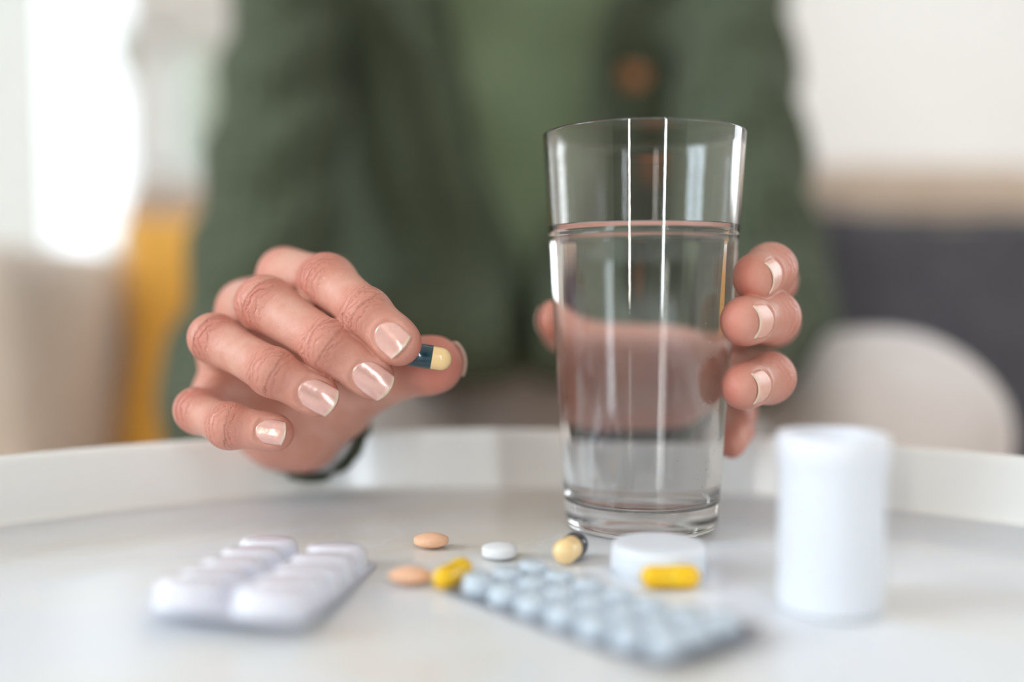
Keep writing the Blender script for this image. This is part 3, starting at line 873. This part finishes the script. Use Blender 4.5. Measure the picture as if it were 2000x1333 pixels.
def dn(f):
    p = LH[f][3][0]; v = p - np.array([GX, GY, p[2]]); return norm(norm(v) + np.array([0.0, -.75, 0]))
dL = {f: dn(f) for f in LH}
nL = {'index': dict(L=.0098, W=.0122, off=-.0022, sq=-.16, rim=1), 'middle': dict(L=.0098, W=.0122, off=-.0022, sq=-.16, rim=1), 'ring': dict(L=.0096, W=.0118, off=-.0020, sq=-.16, rim=1), 'thumb': dict(L=.0120, W=.0125, off=0)}
V, Q, A, nailsL, nmL = make_hand(LH, palmL, None, dL, nL, 'nail2', 'left', kj=.006)
pieces.append((V, Q, A))

# ---- arms, torso, head: one coarser field; the sleeves and clothes lie over it
SHR, ELR = np.array([-.188, .925, .930]), P(486, 790, .700)
SHL, ELL = np.array([.187, .925, .930]), P(1470, 640, .735)
HEAD = np.array([0, .85, 1.165])
def torso(X, grow=0.0):
    d = ell(X, (0, .955, .80), (.150 + grow, .105 + grow, .200 + grow))
    d = smin(d, ell(X, (0, .985, .60), (.135 + grow, .105 + grow, .170 + grow)), .06)
    d = smin(d, ell(X, (0, 1.03, .46), (.150 + grow, .105 + grow, .075 + grow)), .05)
    d = smin(d, cap(X, (-.165, .935, .935), (.160, .935, .935), .052 + grow, .052 + grow), .05)
    for sx_ in (-1, 1): d = smin(d, ell(X, (sx_ * .065, .875, .835), (.062 + grow, .045 + grow, .060 + grow)), .04)
    return d
def arms(X, g, side=None):
    d = None
    for k, (sh, el, wr, rw) in enumerate(((SHR, ELR, WR, .019), (SHL, ELL, WL_, .019))):
        if side is not None and k != side: continue
        q = smin(cap(X, sh, el, .040 + g, .040 + g), cap(X, el, wr, .040 + g, rw + g * .75), .02)
        d = q if d is None else np.minimum(d, q)
    return d
def body_fn(X):
    d = smin(torso(X), arms(X, -.006), .02)
    d = smin(d, cap(X, (0, .925, .95), (0, .885, 1.08), .055, .047), .03)
    return d
V, Q = nets(body_fn, (-.30, .42, .36), (.30, 1.18, 1.06), .009)
pieces.append((V, Q, None))
def head_fn(X):
    q = X - HEAD.astype(np.float32)                         # head tips forward, looking down at the capsule
    a = R(-24); c, s = math.cos(a), math.sin(a)
    x, y, z = q[..., 0], q[..., 1] * c - q[..., 2] * s, q[..., 1] * s + q[..., 2] * c
    L_ = np.stack([x, y, z], -1)
    d = ell(L_, (0, .012, .045), (.074, .092, .088))
    d = smin(d, ell(L_, (0, -.022, -.030), (.054, .062, .070)), .03)
    d = smin(d, ell(L_, (0, -.062, -.078), (.024, .020, .018)), .02)          # chin
    d = smin(d, cap(L_, (0, -.082, .012), (0, -.105, -.020), .0075, .0115), .012)   # nose
    for s_ in (-1, 1):
        d = smin(d, ell(L_, (s_ * .013, -.090, -.022), (.008, .009, .007)), .006)
        d = smax(d, -ell(L_, (s_ * .030, -.094, .008), (.017, .016, .012)), .010)     # eye sockets
        d = smin(d, ell(L_, (s_ * .036, -.058, -.022), (.020, .018, .018)), .02)      # cheeks
        d = smin(d, ell(L_, (s_ * .076, .010, -.005), (.008, .018, .031)), .005)      # ears
        d = smin(d, ell(L_, (s_ * .030, -.074, .008), (.0125, .0115, .0105)), .002)   # lids
    d = smin(d, ell(L_, (0, -.083, -.047), (.022, .009, .0055)), .003)
    d = smin(d, ell(L_, (0, -.081, -.056), (.019, .009, .0060)), .002)
    d = smin(d, cap(X, (0, .905, 1.00), (0, .872, 1.12), .052, .046), .03)
    return d
V, Q = nets(head_fn, HEAD - np.array([.11, .15, .20]), HEAD + np.array([.11, .17, .17]), .0035)
pieces.append((V, Q, None))
Vs, Qs, at = [], [], {k: [] for k in ('red', 'wm', 'wr', 'lat')}; off = 0
for V, Q, A in pieces:
    Vs.append(V); Qs.append(Q + off); off += len(V)
    for k in at: at[k].append(A[k] if A else np.full(len(V), .25 if k == 'red' else 0.0))
bodyo = plink('body', np.concatenate(Vs), np.concatenate(Qs), 'skin')
for k in at:
    a_ = bodyo.data.attributes.new(k, 'FLOAT', 'POINT'); a_.data.foreach_set('value', np.concatenate(at[k]).astype(np.float32))
for ns, nm in ((nailsR, 'nail'), (nailsL, 'nail2')):
    for vs, fs, tips in ns:
        o = mesh_obj('fingernail', vs, fs, nm, bodyo)
        a_ = o.data.attributes.new('tip', 'FLOAT', 'POINT'); a_.data.foreach_set('value', tips)
        o['label'] = 'pearly pink painted fingernail' if nm == 'nail' else 'short natural fingernail with a thin pale free edge'
for s_ in (-1, 1):
    a = R(-24); c, s = math.cos(a), math.sin(a)
    def hp(x, y, z): return HEAD + np.array([x, y * c + z * s, -y * s + z * c]) - PO
    bm = bmesh.new(); bmesh.ops.create_uvsphere(bm, u_segments=20, v_segments=14, radius=.0112)
    eye = bm_obj('eye', bm, 'eye', bodyo, loc=tuple(hp(s_ * .030, -.0752, .006)))
    bm = bmesh.new(); bmesh.ops.create_uvsphere(bm, u_segments=16, v_segments=12, radius=.0052)
    bmesh.ops.scale(bm, vec=(1, .35, 1), verts=bm.verts)
    bmesh.ops.rotate(bm, cent=(0, 0, 0), matrix=Matrix.Rotation(R(35), 3, 'X'), verts=bm.verts)
    bm_obj('iris', bm, 'iris', bodyo, loc=tuple(hp(s_ * .030, -.0752 - .0098, .0030)))
def hair_fn(X):
    q = X - HEAD.astype(np.float32); a = R(-24); c, s = math.cos(a), math.sin(a)
    x, y, z = q[..., 0], q[..., 1] * c - q[..., 2] * s, q[..., 1] * s + q[..., 2] * c
    L_ = np.stack([x, y, z], -1)
    d = ell(L_, (0, .022, .052), (.084, .098, .094))
    d = smin(d, ell(L_, (0, .065, -.04), (.070, .050, .085)), .03)
    d = d + .0025 * np.sin(x * 260 + z * 30) * np.cos(y * 90)
    face = ell(L_, (0, -.075, -.01), (.066, .075, .078))
    return smax(d, -face, .012)
V, Q = nets(hair_fn, HEAD - np.array([.12, .14, .17]), HEAD + np.array([.12, .20, .19]), .004)
plink('hair', V, Q, 'hair')

# ---- clothes
def wob(X, a, k1=38, k2=23):
    return a * (np.sin(X[..., 0] * k1 + 5 * X[..., 2]) * np.cos(X[..., 2] * k2 + 9 * X[..., 0]) + .5 * np.sin(X[..., 2] * 60 + X[..., 0] * 25))
def tee_fn(X):
    d = torso(X, .004) + wob(X, .0025, 30, 30)
    d = smin(d, cap(X, (-.06, .93, .955), (.06, .93, .955), .062, .062), .02)
    d = smax(d, -(np.linalg.norm((X - np.array([0, .865, 1.03], np.float32)) * np.array([1, .8, 1], np.float32), axis=-1) - .085), .01)
    return smax(d, .46 - X[..., 2], .01)
V, Q = nets(tee_fn, (-.26, .74, .42), (.26, 1.16, 1.02), .006)
plink('tee_shirt', V, Q, 'tee')
def card_fn(X):
    x, y, z = X[..., 0], X[..., 1], X[..., 2]
    fold = .0060 * np.sin(x * 95 + 6 * z + 2.0 * np.sin(z * 9)) * np.clip((1.02 - y) / .12, 0, 1)
    d = smin(torso(X, .017), ell(X, (0, .965, .67), (.182, .112, .24)), .02) + fold + wob(X, .0020)
    # hem flares over the lap
    d = smin(d, ell(X, (0, .925, .505), (.20, .170, .068)) + fold * .6, .03)
    zr = np.clip((z - .50) / .45, 0, 1)
    zc = np.clip((z - .58) / .08, 0, 1); xl = -.030 * zc + .012 * (1 - zc) - .035 * zr - .010 * np.sin(z * 16); xr = .052 * zc + .010 * (1 - zc) + .055 * zr ** 1.3 + .008 * np.sin(z * 14 + 1)
    opening = np.maximum(np.maximum(xl - x, x - xr), y - .95)
    d = smax(d, -opening, .010)
    # rolled front bands
    # sleeves
    for k, (sh, el, wr) in enumerate(((SHR, ELR, WR), (SHL, ELL, WL_))):
        ax_u = norm(el - sh); ax_f = norm(wr - el)
        cuff = P(616, 836, .4170) if k == 0 else P(1288, 755, .470)
        ax_f = norm(cuff - el)
        t1 = (X - sh.astype(np.float32)) @ ax_u.astype(np.float32); t2 = (X - el.astype(np.float32)) @ ax_f.astype(np.float32)
        Lf = np.linalg.norm(cuff - el)
        rum = .0035 * np.sin(t1 * 75 + 3 * np.sin(x * 40)) * np.clip(t1 / .1, 0, 1)
        rum2 = .0032 * np.sin(t2 * 110 + 2 * np.sin(z * 60))
        q1 = cap(X, sh, el, .045, .056) + rum
        q2 = cap(X, el, cuff, .054, .0238 if k == 0 else .0300) + rum2 * np.clip((Lf - t2) / .05, .2, 1)
        q = smin(q1, q2, .03)
        inner = cap(X, el + ax_f * .03, cuff + ax_f * .03, .036, .0165 if k == 0 else .0240)
        q = smax(q, (X - cuff.astype(np.float32)) @ ax_f.astype(np.float32) - .004, .004)
        q = smax(q, -np.where(t2 > 0, inner, 1.0), .004)
        d = smin(d, q, .022)
    neck = cap(X, (0, .86, .90), (0, .93, 1.10), .070, .075)
    d = smax(d, -neck, .012)
    # the cuffs rest on the tray rim, not in it
    rr = np.sqrt(x * x + (y - TCY) ** 2)
    table = np.maximum(np.maximum(rr - (TR + .011), (TR - .004) - rr), z - (TZ + RIM + .0008))
    return np.maximum(np.maximum(d, -table), np.minimum(.474 - z, y - .70))
V, Q = nets(card_fn, (-.32, .38, .43), (.32, 1.20, 1.03), .0048)
card = plink('cardigan', V, Q, 'knit')
for px_, py_ in ((1237, 145), (1276, 330), (1262, 505)):
    # find the cloth surface along the view ray
    o_ = np.array([0, 0, CZ]); dr = norm(P(px_, py_, 1.0) - o_)
    ts = np.linspace(.6, 1.1, 900); X = (o_ + ts[:, None] * dr).astype(np.float32)
    dv = card_fn(X); kk = np.argmax(dv < 0) if (dv < 0).any() else 400
    p = X[kk]
    bt = lathe_obj('button', [(0, -.002), (.0098, -.002), (.0115, 0), (.0112, .0022), (.0095, .0030), (.0088, .0018), (0, .0015)], 'button', card, 28, loc=tuple(p - PO - dr * .002), rot=(R(82), 0, R(6)))
    bt['label'] = 'round brown horn button'
# trousers
def tr_fn(X):
    kR = np.array([-.150, .690, .402]); kL = np.array([.250, .668, .445])
    aR = np.array([-.150, .64, .09]); aL = np.array([.250, .66, .09])
    hp = [np.array([-.085, 1.02, .445]), np.array([.085, 1.02, .445])]
    d = ell(X, (0, 1.03, .455), (.17, .130, .088))
    for h_, k_, a_ in ((hp[0], kR, aR), (hp[1], kL, aL)):
        leg = smin(cap(X, h_, k_, .082, .0715), cap(X, k_, a_, .070, .052), .03)
        d = smin(d, leg, .03)
    d = d + wob(X, .0022, 34, 40)
    return np.maximum(smax(d, X[..., 2] - .60, .01), .10 - X[..., 2])
V, Q = nets(tr_fn, (-.32, .54, .08), (.38, 1.20, .60), .0075)
plink('trousers', V, Q, 'trousers')
for x_, y_ in ((-.150, .64), (.250, .66)):
    def shoe(X, x_=x_, y_=y_):
        d = smin(ell(X, (x_, y_ - .09, .035), (.045, .095, .035)), ell(X, (x_, y_ + .0, .05), (.038, .055, .055)), .02)
        return np.maximum(d, .004 - X[..., 2])
    V, Q = nets(shoe, (x_ - .06, y_ - .21, -.01), (x_ + .06, y_ + .08, .13), .006)
    plink('shoe', V, Q, 'shoe')
